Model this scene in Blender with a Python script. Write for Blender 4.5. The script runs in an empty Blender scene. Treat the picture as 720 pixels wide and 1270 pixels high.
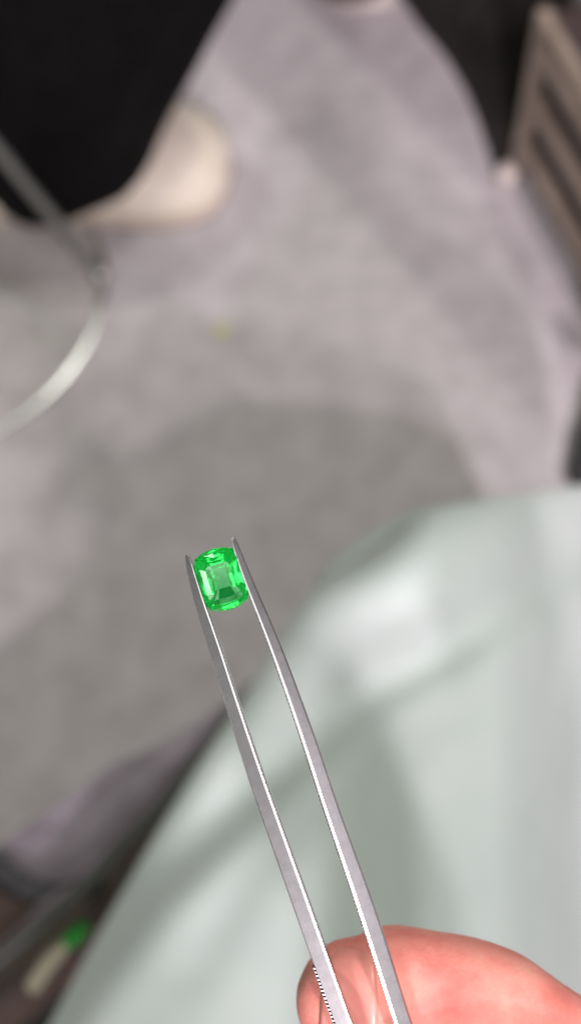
import bpy, bmesh, math, random
from math import sin, cos, pi, radians, sqrt, exp
from mathutils import Vector, Matrix, noise
random.seed(4)
S = bpy.context.scene
COL = S.collection
# ------------------------------------------------------------ camera
PITCH, ROLL, FPX = radians(25), radians(-7.9), 1400.0
CAM = Vector((0, 0, 1.0))
D = Vector((0, sin(PITCH), -cos(PITCH)))
_R = Vector((1, 0, 0)); _U = Vector((0, cos(PITCH), sin(PITCH)))
R = cos(ROLL)*_R + sin(ROLL)*_U
U = -sin(ROLL)*_R + cos(ROLL)*_U
cd = bpy.data.cameras.new('camera'); cam = bpy.data.objects.new('camera', cd); COL.objects.link(cam)
m = Matrix((R, U, -D)).transposed().to_4x4(); m.translation = CAM; cam.matrix_world = m
cd.sensor_fit = 'VERTICAL'; cd.sensor_height = 36; cd.lens = FPX/1270*36
cd.clip_start = 0.01; cd.clip_end = 50
cd.dof.use_dof = True; cd.dof.focus_distance = 0.126; cd.dof.aperture_fstop = 14.5
S.camera = cam
def ray(x, y): return D + R*((x-360)/FPX) - U*((y-635)/FPX)
def az(x, y, z=0.0):
    d = ray(x, y); return CAM + d*((z-CAM.z)/d.z)
def ad(x, y, dep): return CAM + ray(x, y)*dep
# ------------------------------------------------------------ light
W = bpy.data.worlds.new('World'); S.world = W; W.use_nodes = True
bgn = W.node_tree.nodes['Background']; bgn.inputs[0].default_value = (0.90, 1, .86, 1); bgn.inputs[1].default_value = 0.09
def lamp(name, loc, size, power, col, target=(0, .5, 0), sy=None, spread=pi):
    l = bpy.data.lights.new(name, 'AREA'); l.shape = 'DISK' if sy is None else 'RECTANGLE'; l.size = size
    if sy: l.size_y = sy
    l.energy = power; l.color = col; l.spread = spread
    o = bpy.data.objects.new(name, l); COL.objects.link(o); o.location = loc
    o.rotation_euler = (Vector(target)-Vector(loc)).to_track_quat('-Z', 'Y').to_euler()
    return o
lamp('added_gem_panel', (-.57, .30, 2.6), .36, 5.5, (.98, 1, .94), (-.57, .3, 0), .36)  # added panel, gives the gem's upper crown facets a white highlight
lamp('added_gem_panel', (-2.5, -1.9, 2.6), 1.0, 20, (.97, 1, .90), (-2.5, -1.9, 0), .5)  # added panel off to the left, mirrored in the left crown facets
lamp('added_gem_panel', (.05, -.95, 2.6), .85, 5.4, (1, 1, .98), (.05, -.95, 0), .85)  # added panel, brightens the gem's inner facets and the tweezer edges
K1 = 34
for lx, ly, kp in ((-.08, -2.75, 50), (-.04, -2.30, 44), (.66, -1.72, 32), (.56, -1.32, 30)): lamp('downlight', (lx, ly, 2.6), .11, kp*1.02, (1, .885, .975))
lamp('downlight', (1.1, 0.9, 2.6), .05, 16, (.96, .97, .93))
lamp('downlight', (.65, 1.1, 2.6), .05, 17, (.96, .97, .93))
S.view_settings.view_transform = 'Standard'; S.view_settings.look = 'None'
S.view_settings.exposure = 0.0; S.view_settings.gamma = 1
c = S.cycles
c.max_bounces = 16; c.transmission_bounces = 14; c.transparent_max_bounces = 12
c.caustics_reflective = True; c.caustics_refractive = True; c.blur_glossy = 0.3
c.sample_clamp_indirect = 6; c.use_denoising = True
# ------------------------------------------------------------ materials
def mat(name, col, rough=.6, metal=0, **kw):
    mt = bpy.data.materials.new(name); mt.use_nodes = True
    nt = mt.node_tree; b = nt.nodes['Principled BSDF']
    b.inputs['Base Color'].default_value = (*col, 1); b.inputs['Roughness'].default_value = rough
    b.inputs['Metallic'].default_value = metal
    if metal == 0 and rough > .84 : b.inputs['Specular IOR Level'].default_value = .12
    for k, v in kw.items(): b.inputs[k.replace('_', ' ')].default_value = v
    return mt, nt, b
def noise_col(nt, b, stops, scale, detail=4, rough=.6, bump=0, bscale=None, dist=.001, vec_scale=None):
    tc = nt.nodes.new('ShaderNodeTexCoord'); out = tc.outputs['Object']
    if vec_scale:
        mp = nt.nodes.new('ShaderNodeMapping'); mp.inputs['Scale'].default_value = vec_scale
        nt.links.new(out, mp.inputs[0]); out = mp.outputs[0]
    n = nt.nodes.new('ShaderNodeTexNoise'); n.inputs['Scale'].default_value = scale; n.inputs['Detail'].default_value = detail
    n.inputs['Roughness'].default_value = rough; nt.links.new(out, n.inputs['Vector'])
    r = nt.nodes.new('ShaderNodeValToRGB'); e = r.color_ramp.elements
    e[0].position = stops[0][0]; e[0].color = (*stops[0][1], 1)
    e[1].position = stops[-1][0]; e[1].color = (*stops[-1][1], 1)
    for p, cc in stops[1:-1]:
        q = e.new(p); q.color = (*cc, 1)
    nt.links.new(n.outputs['Fac'], r.inputs[0]); nt.links.new(r.outputs[0], b.inputs['Base Color'])
    if bump:
        n2 = nt.nodes.new('ShaderNodeTexNoise'); n2.inputs['Scale'].default_value = bscale or scale*4; n2.inputs['Detail'].default_value = 3
        nt.links.new(out, n2.inputs['Vector'])
        bp = nt.nodes.new('ShaderNodeBump'); bp.inputs['Strength'].default_value = bump; bp.inputs['Distance'].default_value = dist
        nt.links.new(n2.outputs['Fac'], bp.inputs['Height']); nt.links.new(bp.outputs[0], b.inputs['Normal'])
    return r
M = {}
M['carpet'], nt, b = mat('carpet', (.4, .36, .37), 1, Sheen_Weight=.1)
noise_col(nt, b, [(.3, (.385, .35, .355)), (.5, (.465, .427, .43)), (.7, (.53, .49, .495))], 26, 6, .65, .6, 500, .002)
M['steel'], nt, b = mat('brushed_steel', (.62, .60, .60), .24, 1)
noise_col(nt, b, [(.3, (.39, .395, .385)), (.7, (.47, .47, .46))], 900, 3, .6, .08, 4000, .00002)
M['steel_dark'], nt, b = mat('steel_grip', (.30, .29, .30), .4, 1)
M['cloth'], nt, b = mat('pale_cloth', (.46, .52, .49), .85, Sheen_Weight=.25, Sheen_Roughness=.5)
noise_col(nt, b, [(.3, (.37, .42, .39)), (.7, (.43, .475, .445))], 18, 4, .5, .25, 900, .0006)
M['black'], nt, b = mat('black_fabric', (.006, .006, .008), .9)
noise_col(nt, b, [(.3, (.002, .002, .002)), (.7, (.007, .006, .007))], 30, 4, .6, .3, 300, .002)
M['bag'], nt, b = mat('bag_black', (.008, .007, .005), .8)
noise_col(nt, b, [(.3, (.006, .005, .004)), (.7, (.016, .012, .009))], 18, 4)
M['cream'], nt, b = mat('cream_leather', (.78, .68, .56), .55)
noise_col(nt, b, [(.3, (.70, .62, .50)), (.7, (.78, .71, .60))], 40, 4, .5, .2, 300, .0005)
M['sole'], nt, b = mat('shoe_sole', (.55, .47, .38), .7)
M['chrome'], nt, b = mat('satin_metal', (.50, .50, .47), .36, 1)
M['rodm'], nt, b = mat('rod_metal', (.30, .31, .29), .45, .7)
M['rack'], nt, b = mat('rack_paint', (.30, .25, .20), .45, .2)
noise_col(nt, b, [(.3, (.23, .18, .14)), (.7, (.40, .325, .26))], 25, 4)
M['drawer'], nt, b = mat('drawer_front', (.15, .12, .105), .45, .3)
noise_col(nt, b, [(.3, (.06, .045, .042)), (.7, (.15, .11, .10))], 14, 4, vec_scale=(1, 1, 4))
M['castor'], nt, b = mat('castor_plastic', (.62, .55, .50), .4)
M['rubber'], nt, b = mat('black_rubber', (.012, .011, .012), .6)
M['rim'], nt, b = mat('bag_rim', (.045, .045, .04), .45)
M['lining'], nt, b = mat('mauve_lining', (.16, .13, .145), .85)
noise_col(nt, b, [(.35, (.17, .145, .16)), (.65, (.29, .25, .28))], 22, 3, .5, .3, 400, .001)
M['inner'], nt, b = mat('brown_inner', (.10, .08, .068), .7)
noise_col(nt, b, [(.3, (.20, .155, .13)), (.7, (.32, .26, .22))], 20, 3)
M['brown'], nt, b = mat('brown_leather', (.05, .028, .022), .6)
M['greenp'], nt, b = mat('green_plastic', (.05, .62, .09), .4)
M['paper'], nt, b = mat('cream_paper', (.85, .74, .58), .7)
M['speck'], nt, b = mat('yellow_speck', (.52, .50, .20), .8)
M['wood'], nt, b = mat('desk_wood', (.2, .13, .08), .4)
noise_col(nt, b, [(.3, (.14, .09, .05)), (.7, (.28, .19, .12))], 12, 5, vec_scale=(1, 8, 8))
M['skin'], nt, b = mat('skin', (.62, .24, .2), .62, Subsurface_Weight=.25)
b.inputs['Specular IOR Level'].default_value = .3; b.inputs['Subsurface Radius'].default_value = (1, .35, .2); b.inputs['Subsurface Scale'].default_value = .0025
noise_col(nt, b, [(.3, (.60, .17, .14)), (.5, (.68, .235, .19)), (.72, (.71, .32, .25))], 150, 4, .6, .5, 2600, .00012)
M['nail'], nt, b = mat('fingernail', (.68, .25, .205), .34, Subsurface_Weight=.2)
b.inputs['Subsurface Radius'].default_value = (1, .4, .3); b.inputs['Subsurface Scale'].default_value = .0015
M['nailtip'], nt, b = mat('fingernail_edge', (.72, .50, .40), .35)
M['hair'], nt, b = mat('dark_hair', (.02, .015, .012), .5)
# glass disc of the floor stand
g = bpy.data.materials.new('clear_disc'); g.use_nodes = True; nt = g.node_tree; nt.nodes.clear()
o_ = nt.nodes.new('ShaderNodeOutputMaterial'); mx = nt.nodes.new('ShaderNodeMixShader'); t_ = nt.nodes.new('ShaderNodeBsdfTransparent')
t_.inputs[0].default_value = (.975, .98, .965, 1); gl = nt.nodes.new('ShaderNodeBsdfGlossy'); gl.inputs['Roughness'].default_value = .15
fr = nt.nodes.new('ShaderNodeFresnel'); fr.inputs[0].default_value = 1.2
nt.links.new(fr.outputs[0], mx.inputs[0]); nt.links.new(t_.outputs[0], mx.inputs[1]); nt.links.new(gl.outputs[0], mx.inputs[2]); nt.links.new(mx.outputs[0], o_.inputs[0])
M['disc'] = g
# emerald
g = bpy.data.materials.new('emerald'); g.use_nodes = True; nt = g.node_tree; nt.nodes.clear()
o_ = nt.nodes.new('ShaderNodeOutputMaterial'); gls = nt.nodes.new('ShaderNodeBsdfGlass'); gls.inputs['IOR'].default_value = 1.6
gls.inputs['Roughness'].default_value = 0.04; gls.inputs['Color'].default_value = (.95, 1, .96, 1)
df = nt.nodes.new('ShaderNodeBsdfTranslucent'); df.inputs[0].default_value = (.02, .98, .22, 1)
dd = nt.nodes.new('ShaderNodeBsdfDiffuse'); dd.inputs[0].default_value = (.01, .92, .16, 1)
m1 = nt.nodes.new('ShaderNodeMixShader'); m1.inputs[0].default_value = .5; nt.links.new(df.outputs[0], m1.inputs[1]); nt.links.new(dd.outputs[0], m1.inputs[2])
m2 = nt.nodes.new('ShaderNodeMixShader'); m2.inputs[0].default_value = .11; nt.links.new(gls.outputs[0], m2.inputs[1]); nt.links.new(m1.outputs[0], m2.inputs[2])
va = nt.nodes.new('ShaderNodeVolumeAbsorption'); va.inputs['Color'].default_value = (0, 1, .40, 1); va.inputs['Density'].default_value = 300
nt.links.new(m2.outputs[0], o_.inputs['Surface']); nt.links.new(va.outputs[0], o_.inputs['Volume'])
M['emerald'] = g; M['emerald_glass_mix'] = m2
# ------------------------------------------------------------ helpers
def obj(name, verts, faces, mt, parent=None, smooth=False, sub=0, bevel=0):
    me = bpy.data.meshes.new(name); me.from_pydata([tuple(v) for v in verts], [], faces); me.update()
    bm = bmesh.new(); bm.from_mesh(me); bmesh.ops.recalc_face_normals(bm, faces=bm.faces); bm.to_mesh(me); bm.free()
    o = bpy.data.objects.new(name, me); COL.objects.link(o); me.materials.append(M[mt])
    if smooth: me.polygons.foreach_set('use_smooth', [True]*len(me.polygons))
    if bevel:
        bv = o.modifiers.new('b', 'BEVEL'); bv.width = bevel; bv.segments = 3
    if sub:
        s = o.modifiers.new('s', 'SUBSURF'); s.levels = s.render_levels = sub
    if parent is not None:
        o.parent = parent; o.matrix_parent_inverse = parent.matrix_basis.inverted()
    return o
def thing(name, label, cat, loc=(0, 0, 0), group=None):
    o = bpy.data.objects.new(name, None); COL.objects.link(o); o.location = loc; o.empty_display_size = .02
    o['label'] = label; o['category'] = cat
    if group: o['group'] = group
    return o
def tag(o, label=None, cat=None, kind=None):
    if label: o['label'] = label
    if cat: o['category'] = cat
    if kind: o['kind'] = kind
    return o
def loft(rings, cap=True):
    n = len(rings[0]); v = [p for r in rings for p in r]; f = []
    for i in range(len(rings)-1):
        for j in range(n):
            a = i*n+j; b = i*n+(j+1) % n; f.append((a, b, b+n, a+n))
    if cap:
        f.append(tuple(range(n))); f.append(tuple(range((len(rings)-1)*n, len(rings)*n)))
    return v, f
def merge(*vf):
    V, Fc = [], []
    for v, f in vf:
        o = len(V); V += list(v); Fc += [tuple(i+o for i in q) for q in f]
    return V, Fc
def frame(t, up=Vector((0, 0, 1))):
    t = t.normalized(); s = t.cross(up)
    if s.length < 1e-4: s = Vector((1, 0, 0))
    s.normalize(); return t, s, s.cross(t)
def tube(pts, rad, n=16, flat=1.0, up=Vector((0, 0, 1)), ends=True):
    pts = [Vector(p) for p in pts]; k = len(pts)
    if not hasattr(rad, '__len__'): rad = [rad]*k
    rs = []
    for i, p in enumerate(pts):
        t = (pts[min(i+1, k-1)]-pts[max(i-1, 0)]); t, s, u = frame(t, up)
        rs.append([p + s*(cos(2*pi*j/n)*rad[i]) + u*(sin(2*pi*j/n)*rad[i]*flat) for j in range(n)])
    if ends:   # rounded ends
        def endr(i, sg):
            p = pts[i]; t = (pts[1]-pts[0]) if i == 0 else (pts[-1]-pts[-2]); t, s, u = frame(t, up); out = []
            for a in (.35, .7, 1.0, 1.3, 1.5):
                q = p + t*sg*sin(a)*rad[i]*.95; r = cos(a)*rad[i]
                out.append([q + s*(cos(2*pi*j/n)*r) + u*(sin(2*pi*j/n)*r*flat) for j in range(n)])
            return out
        rs = endr(0, -1)[::-1] + rs + endr(k-1, 1)
    return loft(rs)
def interp(tab, x):
    if x <= tab[0][0]: return tab[0][1:]
    for a, b in zip(tab, tab[1:]):
        if x <= b[0]:
            t = (x-a[0])/(b[0]-a[0]); return tuple(p+(q-p)*t for p, q in zip(a[1:], b[1:]))
    return tab[-1][1:]
def crom(P, n):
    P = [Vector(p) for p in P]; P = [P[0]*2-P[1]] + P + [P[-1]*2-P[-2]]; out = []
    for i in range(1, len(P)-2):
        for k in range(n):
            t = k/n; a, b, c_, d = P[i-1:i+3]
            out.append(.5*((2*b)+(c_-a)*t+(2*a-5*b+4*c_-d)*t*t+(3*b-a-3*c_+d)*t**3))
    out.append(P[-2]); return out
def box(cx, ax, ay, az_):
    v = [cx + ax*i + ay*j + az_*k for i in (-1, 1) for j in (-1, 1) for k in (-1, 1)]
    return v, [(0, 1, 3, 2), (4, 6, 7, 5), (0, 4, 5, 1), (2, 3, 7, 6), (0, 2, 6, 4), (1, 5, 7, 3)]

# ------------------------------------------------------------ setting: floor
N = 40
v = [(-4+8*i/N, -3+8*j/N, 0) for i in range(N+1) for j in range(N+1)]
f = [(i*(N+1)+j, (i+1)*(N+1)+j, (i+1)*(N+1)+j+1, i*(N+1)+j+1) for i in range(N) for j in range(N)]
fl = obj('floor', v, f, 'carpet'); tag(fl, 'mauve grey short pile carpet crossed by soft shadows', None, 'structure')

# ------------------------------------------------------------ tweezers
GD = .126
LT = [(688, 231.5, 4), (692, 232.5, 6.5), (700, 234.5, 9), (717, 238.5, 11.5), (740, 245, 14), (761, 251.5, 15.5), (800, 265, 17), (840, 277, 18.5), (883, 291, 19), (925, 304.5, 20.5),
      (967, 318.5, 21.5), (1050, 348, 22.5), (1150, 383.5, 23.5), (1268, 425.5, 23.5), (1500, 514, 28), (1700, 594, 33), (1900, 680, 37), (2020, 737, 38), (2070, 759, 38)]
RT = [(667, 289, 4), (671, 290, 6.5), (680, 292.7, 9), (694, 297.5, 10.5), (739, 315, 12.5), (783, 333.5, 15), (828, 350.5, 17), (890, 372.5, 18.5), (929, 386, 20), (1000, 409, 20.5),
      (1058, 429.5, 22), (1133, 455.5, 24), (1200, 477, 24), (1270, 499, 23.5), (1500, 578, 28), (1700, 651, 33), (1900, 730, 37), (2020, 780, 38), (2070, 799, 38)]
tw = thing('tweezers', 'long brushed steel tweezers gripping the green gemstone by its sides', 'tweezers', ad(275, 740, GD))
def arm(tab, side):
    ys = []; y = tab[0][0]
    while y < 2070: ys.append(y); y += 3 if y < 720 else (8 if y < 1300 else 25)
    ys.append(2070)
    cen = []
    for y in ys:      # light smoothing of the measured centre line
        a = [interp(tab, min(2070, max(tab[0][0], y+q))) for q in (-24, -12, 0, 12, 24)] if y > tab[0][0]+24 else [interp(tab, y)]
        cen.append((sum(q[0] for q in a)/len(a), sum(q[1] for q in a)/len(a)))
    dep = [GD + .0000*(y-700) for y in ys]
    # cross-section: (s across, n towards the camera), in half widths
    if side < 0: prof = [(-1, -.25), (-.86, .36), (.64, .60), (.87, .585), (1, -.1), (1, -1.3), (.8, -1.5), (-.7, -1.5), (-1, -1.3)]
    else: prof = [(-1, -.3), (-.86, .585), (-.54, .60), (.84, .14), (1, -.4), (1, -1.3), (.8, -1.5), (-.8, -1.5), (-1, -1.3)]
    rings = []
    P = [ad(cx, y, d) for (cx, w), y, d in zip(cen, ys, dep)]
    for i, p in enumerate(P):
        t = (P[min(i+1, len(P)-1)]-P[max(i-1, 0)]).normalized(); s = t.cross(-D).normalized()
        if s.dot(R) < 0: s = -s
        hw = cen[i][1]*.5*.945*dep[i]/FPX
        hn = min(max(hw*.9, .00022), .00095)
        rings.append([p + s*(a*hw) - D*(b*hn) for a, b in prof])
    v, fc = loft(rings)
    o = obj('arm', v, fc, 'steel', tw, bevel=.00014)
    for p in o.data.polygons: p.use_smooth = True
    o.modifiers['b'].harden_normals = True; o.modifiers['b'].limit_method = 'ANGLE'; o.modifiers['b'].angle_limit = radians(4)
    return o, P, cen
la, LP, LC = arm(LT, -1); ra, RP, RC = arm(RT, 1)
tag(la, 'left arm of the tweezers with ridged grip'); tag(ra, 'right arm of the tweezers with a bright inner edge')
# ridged grip on the outer edge of both arms
def grip(tab, sgn, parent, y, y1, pitch, size, mt, name):
    vf = []
    while y < y1:
        cx, w = interp(tab, y); p = ad(cx, y, GD); q = ad(interp(tab, y+4)[0], y+4, GD); t = (q-p).normalized(); s = t.cross(-D).normalized()
        if s.dot(R) < 0: s = -s
        hw = w*.5*.945*GD/FPX; r_ = random.uniform(.8, 1.15)
        vf.append(box(p + s*sgn*(hw*.99) + D*.0002, (s+t*.5)*size*r_, t*pitch*.22*GD/FPX, D*.0006)); y += pitch
    v, fc = merge(*vf); return obj(name, v, fc, mt, parent, bevel=.00002)
grip(LT, -1, la, 1196, 1560, 4.6, .00013, 'steel_dark', 'grip_ridges'); grip(RT, 1, ra, 1300, 1560, 4.6, .00013, 'steel_dark', 'grip_ridges')
grip(LT, 1, la, 764, 1010, 5, .000020, 'steel', 'jaw_teeth'); grip(RT, -1, ra, 760, 1150, 5, .000020, 'steel', 'jaw_teeth')
v, fc = merge(box(ad(779, 2080, GD+.0006), (R*.34+U*-.9).normalized()*.004, (R*.9+U*.34).normalized()*.0036, D*.0009))
obj('end_joint', v, fc, 'steel', tw, bevel=.0006)

# ------------------------------------------------------------ emerald
def gem():
    e = bpy.data.objects.new('gemstone', None)
    hw, hl = 29.2*GD/FPX, 38.5*GD/FPX
    def ring(sc, scl, z, cut, bulge):
        a, b_ = hw*sc, hl*scl; k = cut*min(a, b_); pts = []
        # rectangle with two-segment rounded corners and slightly bowed sides
        def corner(sx, sy, flip):
            p0 = (a, b_-k); p2 = (a-k, b_); p1 = (a-k*.29, b_-k*.29)
            L = [p0, p1, p2]
            if flip: L = L[::-1]
            return [(sx*x, sy*y) for x, y in L]
        pts += [(a*(1+bulge), 0)] + corner(1, 1, False) + [(0, b_*(1+bulge))] + corner(-1, 1, True)
        pts += [(-a*(1+bulge), 0)] + corner(-1, -1, False) + [(0, -b_*(1+bulge))] + corner(1, -1, True)
        return [Vector((x, y, z)) for x, y in pts]
    mm = .001
    rings = [ring(.52, .56, 1.02*mm, .30, .0), ring(.74, .77, .80*mm, .42, .01), ring(.88, .90, .56*mm, .52, .02), ring(.975, .98, .24*mm, .56, .03), ring(1, 1, .08*mm, .58, .035), ring(1, 1, -.10*mm, .58, .035),
             ring(.87, .88, -.62*mm, .52, .02), ring(.70, .74, -1.14*mm, .42, .015), ring(.50, .54, -1.64*mm, .30, .005), ring(.28, .33, -2.12*mm, .10, 0)]
    v, fc = loft(rings)
    o = obj('gemstone', v, fc, 'emerald')
    y = Vector((-.292, .956)).normalized()
    Y = (R*y.x + U*y.y); n = -D; X = Y.cross(n).normalized()
    rot = Matrix((X, Y, X.cross(Y))).transposed().to_4x4()
    tilt = Matrix.Rotation(radians(6), 4, 'X') @ Matrix.Rotation(radians(0), 4, 'Y')
    o.matrix_world = Matrix.Translation(ad(274.5, 718.5, GD+.0004)) @ rot @ tilt
    for p in o.data.polygons: p.use_smooth = False
    return o
gm = gem(); tag(gm, 'glowing green cushion step cut gemstone held between the tweezer tips', 'gemstone')
# fine inclusions hanging in the stone are part of it
vf = []
for i in range(7):
    c0 = Vector((random.uniform(-.7, .7), random.uniform(-1, 1), random.uniform(-1.0, .1)))*.001
    r_ = random.uniform(.00002, .00005); vf.append(box(c0, Vector((r_*random.uniform(1, 3), 0, 0)), Vector((0, r_*1.6, r_)), Vector((0, 0, r_*.6))))
v, fc = merge(*vf); inc = obj('inclusions', [gm.matrix_world @ p for p in v], fc, 'cream'); inc.parent = gm; inc.matrix_parent_inverse = gm.matrix_world.inverted()
inc['kind'] = 'stuff'

# ------------------------------------------------------------ photographer: body, hand, cloth
me_p = thing('person', 'seated person in pale grey green cloth holding the tweezers with bare fingers', 'person', (-.02, -.56, 0))
HD = .1395
def hp(x, y, dd=0): return ad(x, y, HD+dd)
mm = .001
def ell(pts, rads, n=24, sq=1.0, up=None):
    return tube(pts, rads, n, sq, up or -D)
parts = []
# thumb: tip left, running right and down; widths in millimetres
th = crom([hp(440, 1241), hp(475, 1244), hp(530, 1249), hp(590, 1264), hp(650, 1296), hp(720, 1338, .002), hp(800, 1400, .006), hp(880, 1490, .014)], 6)
tr = [interp([(0, 7.8), (4, 9.2), (8, 9.5), (12, 9.2), (16, 9.4), (20, 9.5), (24, 8.9), (28, 8.6), (32, 9.3), (36, 11), (42, 13)], i)[0]*mm for i in range(len(th))]
parts.append(ell(th, tr, 28, .80))
# index finger behind the tweezers and three fingers curled below it
def finger(P, r): 
    c_ = crom([hp(*p) for p in P], 6); k = len(c_)
    parts.append(ell(c_, [(r[0]+(r[1]-r[0])*i/(k-1))*mm for i in range(k)], 22, .92))
finger([(500, 1480, -.016), (560, 1450, -.016), (660, 1440, -.014), (800, 1470, -.004), (930, 1560, .02)], (7.2, 9.5))
finger([(560, 1660, -.012), (640, 1630, -.016), (760, 1620, -.016), (900, 1640, -.006), (1010, 1700, .018)], (7.4, 9.8))
finger([(620, 1850, -.006), (700, 1820, -.012), (820, 1800, -.014), (950, 1810, -.004), (1060, 1850, .018)], (7.0, 9.2))
finger([(700, 2010, .002), (780, 1985, -.004), (880, 1970, -.006), (990, 1975, .002), (1080, 2010, .018)], (6.2, 8.0))
# palm
pal = crom([hp(900, 1500, .026), hp(980, 1640, .032), hp(1040, 1800, .034), hp(1100, 1960, .034), hp(1180, 2150, .034)], 4)
parts.append(ell(pal, [16*mm, 20*mm, 22*mm, 24*mm, 26*mm, 28*mm]+[28*mm]*(len(pal)-8)+[26*mm, 24*mm], 24, .62))
wrist = pal[-1]
elbow = Vector((-.02, -.42, .72))
parts.append(ell(crom([pal[-3], wrist, wrist.lerp(elbow, .12)], 4), [24*mm]*5+[25*mm]*4, 24, .8))
v, fc = merge(*parts)
hm = bpy.data.meshes.new('handtmp'); hm.from_pydata([tuple(p) for p in v], [], fc); hm.update()
bm = bmesh.new(); bm.from_mesh(hm); bmesh.ops.recalc_face_normals(bm, faces=bm.faces); bm.to_mesh(hm); bm.free()
ho = bpy.data.objects.new('handtmp', hm); COL.objects.link(ho)
rm = ho.modifiers.new('r', 'REMESH'); rm.mode = 'VOXEL'; rm.voxel_size = .0009
sm = ho.modifiers.new('s', 'SMOOTH'); sm.factor = .5; sm.iterations = 5
dg = bpy.context.evaluated_depsgraph_get(); ev = ho.evaluated_get(dg); hme = bpy.data.meshes.new_from_object(ev)
hv = [p.co.copy() for p in hme.vertices]; hf = [tuple(p.vertices) for p in hme.polygons]
bpy.data.objects.remove(ho)
# knuckle creases and nail bed pressed into the thumb
nailc = hp(428, 1206)
def crease(p, a, b_, w, dpt):
    ab = b_-a; t = max(0, min(1, (p-a).dot(ab)/ab.length_squared)); d_ = (p-(a+ab*t))
    d_ = sqrt(d_.dot(R)**2 + d_.dot(U)**2); return dpt*exp(-(d_/w)**2)
cr = [(ad(628, 1222, HD), ad(655, 1290, HD), .0006, .00045), (ad(650, 1222, HD), ad(672, 1290, HD), .0005, .00030), (ad(588, 1195, HD), ad(590, 1235, HD), .0006, .00022),
      (ad(560, 1172, HD), ad(566, 1210, HD), .0005, .00016), (ad(466, 1150, HD), ad(470, 1285, HD), .0007, .00042), (ad(610, 1200, HD), ad(622, 1262, HD), .0004, .00018), (ad(540, 1165, HD), ad(537, 1192, HD), .0004, .00012),
      (ad(672, 1236, HD), ad(690, 1290, HD), .0005, .00022), (ad(490, 1190, HD), ad(493, 1260, HD), .0004, .00012), (ad(575, 1240, HD), ad(584, 1272, HD), .0004, .00014)]
for p in hv:
    if (p-CAM).dot(D) < HD+.002:
        for a, b_, w, dpt in cr: p += D*crease(p, a, b_, w, dpt)
# rest of the body: legs, torso, head, other arm
hip = Vector((-.02, -.60, .50)); body = []
def bl(P, r, fl=1.0, n=20): 
    c_ = crom(P, 5); k = len(c_); T = [(i*(len(P)-1)/(len(P)-1)/5, ) for i in range(k)]
    rr = [interp([(j, q) for j, q in enumerate(r)], i/5)[0] for i in range(k)]
    body.append(tube(c_, rr, n, fl, Vector((0, 1, .01))))
bl([hip, (-.05, -.68, .7), (-.09, -.74, .90), (-.12, -.76, 1.02), (-.13, -.75, 1.09)], [.16, .14, .16, .15, .06], .62)
HEAD = Vector((-.15, -.70, 1.23))
bl([(-.13, -.75, 1.03), (-.15, -.72, 1.15)], [.055, .055])
bl([HEAD-Vector((0, -.02, .05)), HEAD, HEAD+Vector((0, -.01, .05))], [.065, .078, .070], 1.15)
bl([HEAD+Vector((0, .085, -.01)), HEAD+Vector((0, .105, -.025))], [.010, .014])
for sx in (-.075, .075): bl([HEAD+Vector((sx, .0, -.03)), HEAD+Vector((sx*1.1, -.01, .02))], [.009, .012])
bl([(-.27, -.75, 1.0), (-.20, -.62, .84), elbow, wrist.lerp(elbow, .05)], [.05, .045, .042, .027])
AH = Vector((.34, -.42, .50)); AE = Vector((.22, -.70, .72))
bl([(.03, -.75, 1.0), AE, AH.lerp(AE, .25), AH.lerp(AE, .1), AH, AH+Vector((-.012, .02, .004))], [.05, .045, .034, .034, .036, .030], .9)     # other arm, hand half closed
for k in range(4):
    q = AH + Vector((-.036+.024*k, .022-.003*k, .006)); bl([q, q+Vector((-.006, .024, .002)), q+Vector((-.008, .034, -.010)), q+Vector((-.006, .026, -.022))], [.0095, .009, .0085, .0075])
bl([AH+Vector((-.025, -.02, 0)), AH+Vector((-.048, -.004, -.004)), AH+Vector((-.052, .016, -.010))], [.012, .010, .008])
for q in ((.06, -.25), (.29, -.25)):
    kx, ky = (-.035, -.03) if q[0] < .1 else (.045, .06)
    bl([(q[0]-.12, -.58, .44), (kx, ky-.06, .40), (kx, ky-.02, .33), (kx, ky-.05, .16), (kx, ky-.07, .05)], [.075, .050, .045, .04, .04])
bv, bf = merge(*body)
v, fc = merge((hv, hf), (bv, bf))
bo = obj('body', v, fc, 'skin', me_p, smooth=True)
# thumbnail
from mathutils.bvhtree import BVHTree
TREE = BVHTree.FromPolygons(hv, hf)
def nail_pt(a, b_):
    A = hp(463, 1240); t = (R*-1 + U*.05).normalized(); s = (U + R*.05).normalized()
    wd = .0082*(1-.08*a*a-.08*(1-a)**2); ln = .0068*(a*sqrt(1-.60*b_**4) + .12*b_*b_*(1-a))
    x = A + t*ln + s*(b_*wd); h = TREE.ray_cast(x - D*.03, D)[0]
    if h is None: h = A + t*ln + s*(b_*wd*.9)
    return h - D*(.00032 - .00030*b_**6 - .0002*(1-a)**6 + .00022*sin(pi*min(1, a)))
def nail():
    nx, ny = 14, 18
    V = [nail_pt(i/(nx-1), (j/(ny-1))*2-1) for i in range(nx) for j in range(ny)]
    return V, [(i*ny+j, i*ny+j+1, (i+1)*ny+j+1, (i+1)*ny+j) for i in range(nx-1) for j in range(ny-1)]
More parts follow.
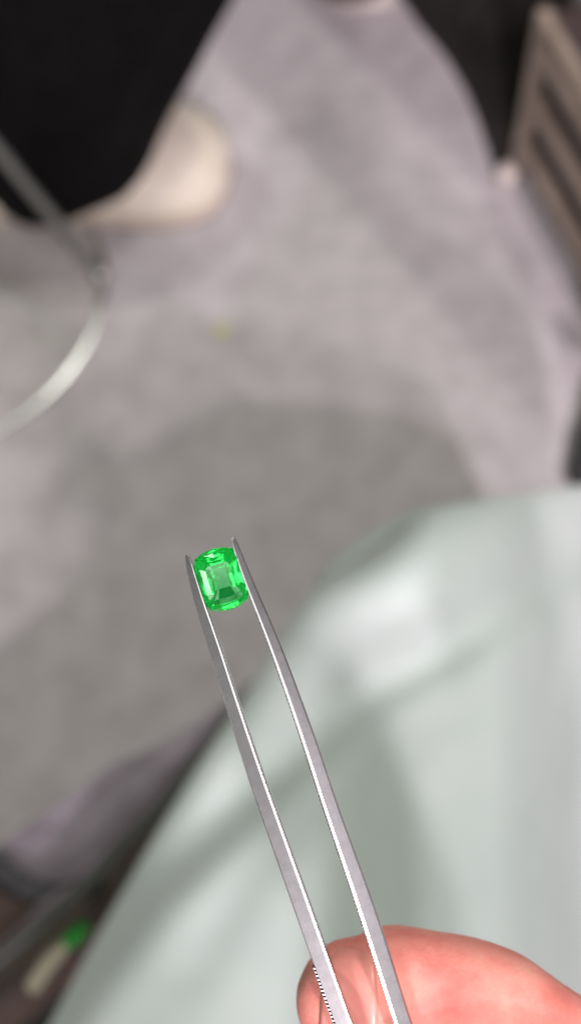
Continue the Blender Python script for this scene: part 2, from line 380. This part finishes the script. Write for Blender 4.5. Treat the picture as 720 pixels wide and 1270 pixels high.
# ---- cloth over the lap, one sheet with folds, built in metres over the thighs
EDGE = [(-150, 1560), (20, 1345), (62, 1270), (110, 1180), (160, 1092), (205, 1015), (245, 950), (300, 868), (340, 800), (372, 750), (400, 722), (470, 684), (520, 640), (530, 630), (550, 627), (640, 612), (720, 602), (780, 606), (835, 640), (870, 720), (890, 850), (900, 1000)]
FOLD = [(1000, 560), (830, 640), (720, 700), (640, 762), (560, 818), (480, 862), (400, 925), (300, 1012), (190, 1105), (110, 1210), (0, 1380)]
FOLD2 = [(1000, 760), (760, 800), (640, 840), (540, 893), (450, 948), (370, 1010), (300, 1090), (240, 1200)]
def sd(poly, x, y):
    best = 1e9; sg = 1
    for (x0, y0), (x1, y1) in zip(poly, poly[1:]):
        dx, dy = x1-x0, y1-y0; t = max(0, min(1, ((x-x0)*dx+(y-y0)*dy)/(dx*dx+dy*dy)))
        ex, ey = x-(x0+dx*t), y-(y0+dy*t); d_ = sqrt(ex*ex+ey*ey)
        if d_ < best: best = d_; sg = 1 if (dx*ey-dy*ex) > 0 else -1
    return best*sg
def cloth():
    ni, nj = 90, 90; V = []; Fc = []
    E = crom([(x, y, 0) for x, y in EDGE], 6); k = len(E)
    cum = [0]
    for a, b_ in zip(E, E[1:]): cum.append(cum[-1]+(b_-a).length)
    for i in range(ni+1):
        s_ = cum[-1]*i/ni; q = next((j for j in range(1, k) if cum[j] >= s_), k-1); t = (s_-cum[q-1])/(cum[q]-cum[q-1])
        e = E[q-1].lerp(E[q], min(1, t))
        far = Vector((640+230*(i/ni), 1750, 0))
        for j in range(nj+1):
            u = (j/nj)**1.5; p = e.lerp(far, u)
            x, y = p.x, p.y
            d1 = sd(FOLD, x, y); d2 = sd(FOLD2, x, y); de = (p-e).length
            z = .535
            z += -.034/(1+exp(-(d1)/22))*1.0 + .026*(1-exp(-max(d1, 0)/170))
            z += -.006*exp(-((d1-14)/34)**2)
            z += -.0045*exp(-((d2)/36)**2)
            z += -.016*exp(-(de/20))                        # rolls over at the hem
            z += .003*noise.noise(Vector((x/300, y/260, 1.3)))
            z += .050*exp(-((x-500)/165)**2-((y-715)/150)**2)      # the knee
            q_ = max(0, min(1, (x-600)/300)); z -= .16*q_*q_*(3-2*q_)
            V.append(az(x, y, z))
    n = nj+1
    for i in range(ni):
        for j in range(nj): a = i*n+j; Fc.append((a, a+1, a+n+1, a+n))
    # hanging hem below the edge
    base = len(V)
    for i in range(ni+1):
        for h in range(1, 7):
            p = V[i*n].copy(); cen_ = Vector((.14, .02, p.z)); dr = (cen_-p); dr.z = 0; dr.normalize()
            p += dr*(.0025*h) + Vector((0, 0, -.03*h)) ; V.append(p)
    for i in range(ni):
        for h in range(6):
            a = i*n if h == 0 else base+i*6+h-1; b_ = (i+1)*n if h == 0 else base+(i+1)*6+h-1
            Fc.append((a, b_, base+(i+1)*6+h, base+i*6+h))
    return V, Fc
v, fc = cloth()
co = obj('coat', v, fc, 'cloth', me_p, smooth=True); tag(co, 'pale grey green coat cloth folded over the lap')
so = co.modifiers.new('t', 'SOLIDIFY'); so.thickness = .0012; so.offset = -1
# small folded-back corner of the cloth
v = []; fc = []
K = 14
for i in range(K+1):
    t = i/K; a = Vector((392, 722, 0)).lerp(Vector((535, 628, 0)), t); a += Vector((0, 0, 0))
    wd = 15*sin(pi*min(1, t*1.0+.02))**.7
    for j in range(5):
        u = j/4; x = a.x - .50*wd*u; y = a.y - .86*wd*u
        v.append(az(x, y, .512 - .010*u + .003*sin(t*9)))
for i in range(K):
    for j in range(4): q = i*5+j; fc.append((q, q+1, q+6, q+5))
hf_ = obj('hem_fold', v, fc, 'cloth', co, smooth=True); so = hf_.modifiers.new('t', 'SOLIDIFY'); so.thickness = .002
# sleeve and torso cloth (behind and beside the picture)
v, fc = merge(tube(crom([(-.27, -.75, 1.0), (-.20, -.62, .84), elbow, wrist.lerp(elbow, .3)], 5), [.062]*6+[.055]*10, 18),
              tube(crom([(.03, -.75, 1.0), AE, AH.lerp(AE, .3)], 5), [.066]*6+[.050]*5, 18),
              tube(crom([(-.02, -.605, .50), (-.05, -.685, .7), (-.09, -.745, .90), (-.12, -.765, 1.01)], 5), [.175]*6+[.165]*5+[.165]*4+[.10], 20, .65, Vector((0, 1, .01))))
obj('jacket', v, fc, 'cloth', me_p, smooth=True)
v, fc = tube([HEAD+Vector((0, -.03, -.04)), HEAD+Vector((0, -.03, .03)), HEAD+Vector((0, -.02, .07))], [.095, .105, .085], 20)
obj('hair', v, fc, 'hair', me_p, smooth=True)

# ------------------------------------------------------------ other person: black trousers, pale shoe
p2 = thing('person', 'person in wide black trousers and a cream shoe at upper left', 'person', az(60, 190, 0))
HEM = az(62, 138, .05); KN = Vector((-.22, 1.18, .50))
def trouser():
    rings = []; n = 40
    ks = 16
    c0 = az(68, 156, .045); c1 = az(84, 66, .18); c2 = az(230, -330, .47)
    for i in range(ks+1):
        t = i/ks; c_ = (1-t)**2*c0 + 2*t*(1-t)*c1 + t*t*c2
        rx = .122 + .008*t; ry = .134 - .024*t; ring = []
        for j in range(n):
            a = 2*pi*j/n; fo = 1 + .05*sin(3*a+2.2*t) + .045*sin(6*a-4*t)+.015*noise.noise(Vector((a*2, t*6, 0)))
            ring.append(c_ + Vector((cos(a)*rx*fo, sin(a)*ry*fo, .006*sin(2*a))))
        rings.append(ring)
    return loft(rings)
v, fc = trouser(); o = obj('trouser_leg', v, fc, 'black', p2, smooth=True)
# body inside: shin, thigh, torso, head, arms
body = []
k2 = az(230, -330, .47)
TB = [(1-t)**2*az(68, 156, .045)+2*t*(1-t)*az(84, 66, .18)+t*t*k2 for t in (.02, .25, .5, .75, 1)]
TH = Vector((-.25, 1.75, .54))
bl(TB+[k2.lerp(TH, .25), k2.lerp(TH, .6), TH], [.03, .035, .04, .045, .05, .055, .06, .07])
bl([(-.50, 1.15, .04), (-.45, 1.30, .48), (-.40, 1.75, .52)], [.035, .05, .07])
bl([(-.32, 1.78, .52), (-.32, 1.82, .8), (-.32, 1.80, 1.08), (-.32, 1.78, 1.16)], [.16, .14, .16, .06])
bl([(-.32, 1.78, 1.12), (-.32, 1.77, 1.2)], [.055, .055]); bl([(-.32, 1.75, 1.22), (-.32, 1.76, 1.34)], [.07, .08])
bl([(-.50, 1.80, 1.08), (-.58, 1.72, .84), (-.45, 1.50, .66)], [.05, .04, .03]); bl([(-.14, 1.80, 1.08), (-.06, 1.72, .84), (-.18, 1.50, .66)], [.05, .04, .03])
v, fc = merge(*body); obj('body', v, fc, 'skin', p2, smooth=True)
v, fc = merge(tube(crom([(-.32, 1.78, .50), (-.32, 1.82, .8), (-.32, 1.80, 1.1)], 5), [.18]*10+[.12], 20), tube([(-.42, 1.05, .1), (-.45, 1.30, .50), (-.40, 1.75, .53)], [.08, .09, .1], 18), tube([k2, Vector((-.25, 1.72, .54))], [.115, .1], 18))
obj('black_clothing', v, fc, 'black', p2, smooth=True)
# shoe: loft along its length, toe to the right
T0 = az(289, 203, 0); H0 = az(-40, 240, 0)
def shoe():
    ax = (T0-H0); L = ax.length; ax.normalize(); sd_ = Vector((ax.y, -ax.x, 0))    # towards the viewer
    prof = [(0, .0, .0), (.012, .026, .030), (.05, .040, .05), (.2, .043, .065), (.4, .052, .066), (.6, .066, .055), (.75, .073, .050), (.86, .069, .044), (.93, .056, .038), (.975, .036, .028), (1, .008, .016)]
    def build(zs, ze, grow):
        rings = []
        for k in range(31):
            u = k/30; u = .5-.5*cos(pi*u); w, h = interp(prof, u); w = max(.002, w*1.14+grow); ring = []
            for j in range(20):
                a = 2*pi*j/20; cz = sin(a)
                x = cos(a)*w*(1-.12*max(0, cz)); z = (zs if cz < 0 else zs + (ze if ze else h)*abs(cz)**.8) if cz >= 0 else zs-(.0)+.002
                ring.append(H0 + ax*(u*L) + sd_*x + Vector((0, 0, z)))
            rings.append(ring)
        return loft(rings)
    return build
bsh = shoe()
sh = obj('shoe', *bsh(.012, None, 0), 'cream', p2, smooth=True, sub=1); tag(sh, 'rounded cream leather shoe')
obj('sole', *bsh(.001, .012, .003), 'sole', sh, smooth=True)

# ------------------------------------------------------------ floor stand with rod and round rim
BP = az(125, 342, .012)
st = thing('floor_stand', 'thin grey metal rod rising from a round clear base with shiny rim', 'stand', BP)
pts = crom([az(118, 332, .02), az(60, 262, .10), az(0, 188, .19), az(-90, 78, .32), az(-200, -60, .5)], 5)
obj('rod', *tube(pts, .0058, 14), 'rodm', st, smooth=True)
bm = bmesh.new(); bmesh.ops.create_uvsphere(bm, u_segments=24, v_segments=14, radius=.0105); bm.transform(Matrix.Translation(BP)); me = bpy.data.meshes.new('joint'); bm.to_mesh(me); bm.free()
me.polygons.foreach_set('use_smooth', [True]*len(me.polygons)); me.materials.append(M['chrome']); jo = bpy.data.objects.new('ball_joint', me); COL.objects.link(jo); jo.parent = st; jo.matrix_parent_inverse = st.matrix_basis.inverted()
def circ3(a, b_, c_):
    ax, ay, bx, by, cx, cy = a.x, a.y, b_.x, b_.y, c_.x, c_.y; d_ = 2*(ax*(by-cy)+bx*(cy-ay)+cx*(ay-by))
    ux = ((ax*ax+ay*ay)*(by-cy)+(bx*bx+by*by)*(cy-ay)+(cx*cx+cy*cy)*(ay-by))/d_; uy = ((ax*ax+ay*ay)*(cx-bx)+(bx*bx+by*by)*(ax-cx)+(cx*cx+cy*cy)*(bx-ax))/d_
    cc = Vector((ux, uy, 0)); return cc, (Vector((ax, ay, 0))-cc).length
cc, cr_ = circ3(az(127, 360, .01), az(88, 452, .01), az(-5, 530, .01))
rs = []
for k in range(97):
    a = 2*pi*k/96; o_ = Vector((cos(a), sin(a), 0)); p = cc+o_*cr_
    rs.append([p+o_*.003+Vector((0, 0, .002)), p+o_*.0025+Vector((0, 0, .0035)), p-o_*.0022+Vector((0, 0, .0050)), p-o_*.0030+Vector((0, 0, .0045)), p-o_*.0030+Vector((0, 0, .002))])
obj('rim', *loft(rs, False), 'chrome', st, smooth=False)
rs = [[cc+Vector((cos(2*pi*k/64)*(cr_-.0031), sin(2*pi*k/64)*(cr_-.0031), z)) for k in range(64)] for z in (.003, .006)]
obj('clear_disc', *loft(rs), 'disc', st)

# ------------------------------------------------------------ low metal cabinet at the right
F0 = Vector((*az(628, 222, 0).xy, 0)); dirY = (Vector((*az(722, 400, 0).xy, 0))-F0).normalized(); dirX = Vector((-dirY.y, dirY.x, 0))   # away from the visible face
if dirX.x < 0: dirX = -dirX
Z = Vector((0, 0, 1))
cab = thing('drawer_cabinet', 'low brown metal cabinet with stacked drawers standing on the carpet at upper right', 'cabinet', F0)
CL, CW, Z0, Z1 = .52, .30, .020, .228
def cb(name, s0, s1, x0, x1, z0, z1, mt, parent, bev=.0015):
    c_ = F0 + dirY*(s0+s1)/2 + dirX*(x0+x1)/2 + Z*(z0+z1)/2
    return obj(name, *box(c_, dirY*(s1-s0)/2, dirX*(x1-x0)/2, Z*(z1-z0)/2), mt, parent, bevel=bev)
cb('shell', .012, CL-.01, .019, CW, Z0+.004, Z1-.004, 'rubber', cab)
cb('top_panel', .004, CL, .006, CW, Z1-.004, Z1, 'drawer', cab)
for s in (0, CL-.014): cb('post', s, s+.014, 0, .014, .014, Z1+.004, 'rack', cab, .003)
cb('top_rail', .014, CL-.014, 0, .012, Z1-.010, Z1+.003, 'rack', cab, .003)
nz = 3; hz = (Z1-.012-Z0)/nz
for k in range(nz):
    z0 = Z0+hz*k; d_ = cb('drawer', .016, CL-.016, .012, .018, z0+.003, z0+hz-.012, 'drawer', cab)
    cb('lip', .016, CL-.016, -.002, .0115, z0+hz-.030, z0+hz-.006, 'rack', d_, .006)
for s, x in ((.004, .006), (CL-.01, .006), (.004, CW-.01), (CL-.01, CW-.01)):
    bm = bmesh.new(); bmesh.ops.create_uvsphere(bm, u_segments=20, v_segments=12, radius=.0135); bmesh.ops.scale(bm, vec=(1, 1, .95), verts=bm.verts); bm.transform(Matrix.Translation(F0+dirY*s+dirX*(x-.008)+Z*.0132))
    me = bpy.data.meshes.new('castor'); bm.to_mesh(me); bm.free(); me.polygons.foreach_set('use_smooth', [True]*len(me.polygons)); me.materials.append(M['castor'])
    o = bpy.data.objects.new('castor', me); COL.objects.link(o); o.parent = cab; o.matrix_parent_inverse = cab.matrix_basis.inverted()
pk = F0 + dirY*.09 + dirX*.004 + Z*.1
# black bag slumped beside the far end of the cabinet
def blob(name, outline, h, mt, label, cat, steps=8, parent=None):
    O = crom([az(x, y, 0.001) for x, y in outline], 5); n = len(O); cen_ = sum(O, Vector())/n; rings = []
    for k in range(steps+1):
        a = k/steps*pi/2; s_ = cos(a)**.7 if k < steps else 0.02; zz = h*sin(a)
        rings.append([cen_ + (p-cen_)*s_*(1+.02*noise.noise(p*30+Vector((0, 0, k*.3)))) + Vector((0, 0, zz*(1+.15*noise.noise(p*20))-.0)) for p in O])
    o = obj(name, *loft(rings), mt, parent, smooth=True)
    if label: tag(o, label, cat)
    return o
blob('bag', [(484, -20), (520, 32), (556, 78), (584, 130), (602, 180), (618, 214), (668, 205), (700, 60), (720, -120), (600, -240), (500, -180)], .06, 'bag', 'black cloth bag slumped on carpet beside the drawer cabinet', 'bag')
# mauve slipper tip showing at the top edge
sp = thing('slipper', 'dusky mauve slipper toe with pale edge at the top of the picture', 'slipper', az(440, -10, 0))
def slab(name, outline, z0, z1, mt, parent, sh=.9):
    O = crom([az(x, y, z0) for x, y in outline], 5); n = len(O); cen_ = sum(O, Vector())/n
    rings = [[cen_+(p-cen_)*s_+Z*zz for p in O] for s_, zz in ((.97, 0), (1, (z1-z0)*.25), (.99, (z1-z0)*.6), (sh, z1-z0), (.5, (z1-z0)*1.05), (.02, (z1-z0)*1.1))]
    return obj(name, *loft(rings), mt, parent, smooth=True)
slab('sole', [(385, -8), (400, 2), (440, 13), (480, 11), (494, -10), (490, -90), (440, -140), (395, -90), (384, -8)][:-1], .001, .012, 'castor', sp, .97)
slab('upper', [(390, -12), (405, 0), (440, 5), (465, 0), (482, -22), (480, -90), (440, -130), (398, -90)], .0125, .04, 'brown', sp, .8)
# black chair foot at the right edge
cf = thing('chair_foot', 'black rubber chair foot at right edge above the pale cloth', 'chair', az(722, 575, 0))
obj('foot', *tube([az(719, 590, .02), az(740, 520, .02), az(770, 440, .02)], [.013, .015, .016], 16), 'rubber', cf, smooth=True)
obj('stem', *tube([az(770, 440, .03), az(780, 430, .12)], .012, 14), 'rodm', cf, smooth=True)
# small yellowish speck on the carpet
bm = bmesh.new(); bmesh.ops.create_icosphere(bm, subdivisions=3, radius=.0075)
for q in bm.verts: q.co *= 1+.25*noise.noise(q.co*300); q.co.z *= .35
bm.transform(Matrix.Translation(az(275, 410, .002))); me = bpy.data.meshes.new('fleck'); bm.to_mesh(me); bm.free(); me.materials.append(M['speck'])
o = bpy.data.objects.new('fleck', me); COL.objects.link(o); tag(o, 'tiny pale yellow crumb lying alone on the carpet', 'fleck')

# ------------------------------------------------------------ open bag at lower left
bg = thing('open_bag', 'open dark bag with grey rim and mauve lining at lower left', 'bag', az(60, 1150, .25))
RIM = [(-160, 1325, .42), (-60, 1240, .42), (0, 1190, .42), (60, 1140, .42), (115, 1090, .42), (150, 1050, .42), (195, 1005, .42), (235, 955, .42), (275, 905, .42), (320, 850, .42)]
rp = crom([az(*q) for q in RIM], 5)
obj('rim', *tube(rp, .0042, 14), 'rim', bg, smooth=True)
def strip(A, B, nj, zf, name, mt, parent, thick=.002):
    A = crom([Vector((x, y, z)) for x, y, z in A], 5); B = crom([Vector((x, y, z)) for x, y, z in B], 5); n = min(len(A), len(B)); V = []; Fc = []
    for i in range(n):
        for j in range(nj+1):
            u = j/nj; p = A[i].lerp(B[i], u); V.append(az(p.x, p.y, p.z + zf(i/(n-1), u)))
    for i in range(n-1):
        for j in range(nj): q = i*(nj+1)+j; Fc.append((q, q+1, q+nj+2, q+nj+1))
    o = obj(name, V, Fc, mt, parent, smooth=True); so = o.modifiers.new('t', 'SOLIDIFY'); so.thickness = thick; return o
OUT = [(-160, 1140, .37), (-60, 1082, .38), (0, 1048, .385), (45, 1018, .385), (95, 985, .385), (140, 952, .385), (190, 928, .38), (235, 905, .37), (270, 880, .36), (320, 840, .34)]
strip([(x, y-3, z-.003) for x, y, z in RIM], OUT, 12, lambda s_, u: -.020*sin(pi*u)+.004*sin(9*s_+3*u), 'lining', 'lining', bg)
strip([(x+2, y+8, z-.006) for x, y, z in RIM], [(x+60, y+95, .20) for x, y, z in RIM], 8, lambda s_, u: 0, 'inner_wall', 'inner', bg)
strip([(x+55, y+60, .355) for x, y, z in RIM], [(x+150, y+190, .36) for x, y, z in RIM], 8, lambda s_, u: -.01*sin(pi*u), 'near_panel', 'rubber', bg)
obj('strap', *tube(crom([az(-60, 1052, .40), az(-5, 1078, .40), az(35, 1104, .398), (az(75, 1112, .396)), az(118, 1098, .41)], 6), .0068, 12, .5), 'rubber', bg, smooth=True)
strip([(-60, 1078, .395), (0, 1094, .395), (40, 1112, .395), (80, 1122, .400)], [(-90, 1250, .41), (-10, 1190, .41), (30, 1158, .41), (80, 1126, .41)], 6, lambda s_, u: .0, 'flap', 'brown', bg)
gp = obj('green_bead', *tube([az(88, 1167, .375), az(101, 1152, .375)], .0040, 16), 'greenp', smooth=True); tag(gp, 'small bright green item inside the dark open bag', 'bead')
pp = obj('paper_slip', *tube(crom([az(42, 1222, .372), az(58, 1198, .374), az(78, 1172, .374)], 4), [.0042]*9, 14, .35), 'paper', smooth=True); tag(pp, 'small cream rolled paper lying below the green item in the bag', 'paper')

# ------------------------------------------------------------ desk above the cabinet (shades the carpet)
dk = thing('desk', 'brown wooden desk standing over the drawer cabinet beyond the picture edge', 'desk', (.9, 1.0, 0))
e0 = Vector((.41, .83, 0)); ed = Vector((.436, -.9, 0)).normalized(); en = Vector((.9, .436, 0)).normalized()
def dbox(name, s0, s1, n0, n1, z0, z1): return obj(name, *box(e0+ed*(s0+s1)/2+en*(n0+n1)/2+Z*(z0+z1)/2, ed*(s1-s0)/2, en*(n1-n0)/2, Z*(z1-z0)/2), 'wood', dk, bevel=.002)
dbox('desk_top', -.75, .65, 0, .6, .735, .76)
for s_ in (-.71, .58): 
    for n_ in (.44, .53) if s_ > 0 else (.04, .53): dbox('leg', s_, s_+.05, n_, n_+.05, .001, .734)
# thumbnail last
v, fc = nail(); nl = obj('thumbnail', v, fc, 'nail', me_p, smooth=True); so = nl.modifiers.new('t', 'SOLIDIFY'); so.thickness = .0004; so.offset = -1
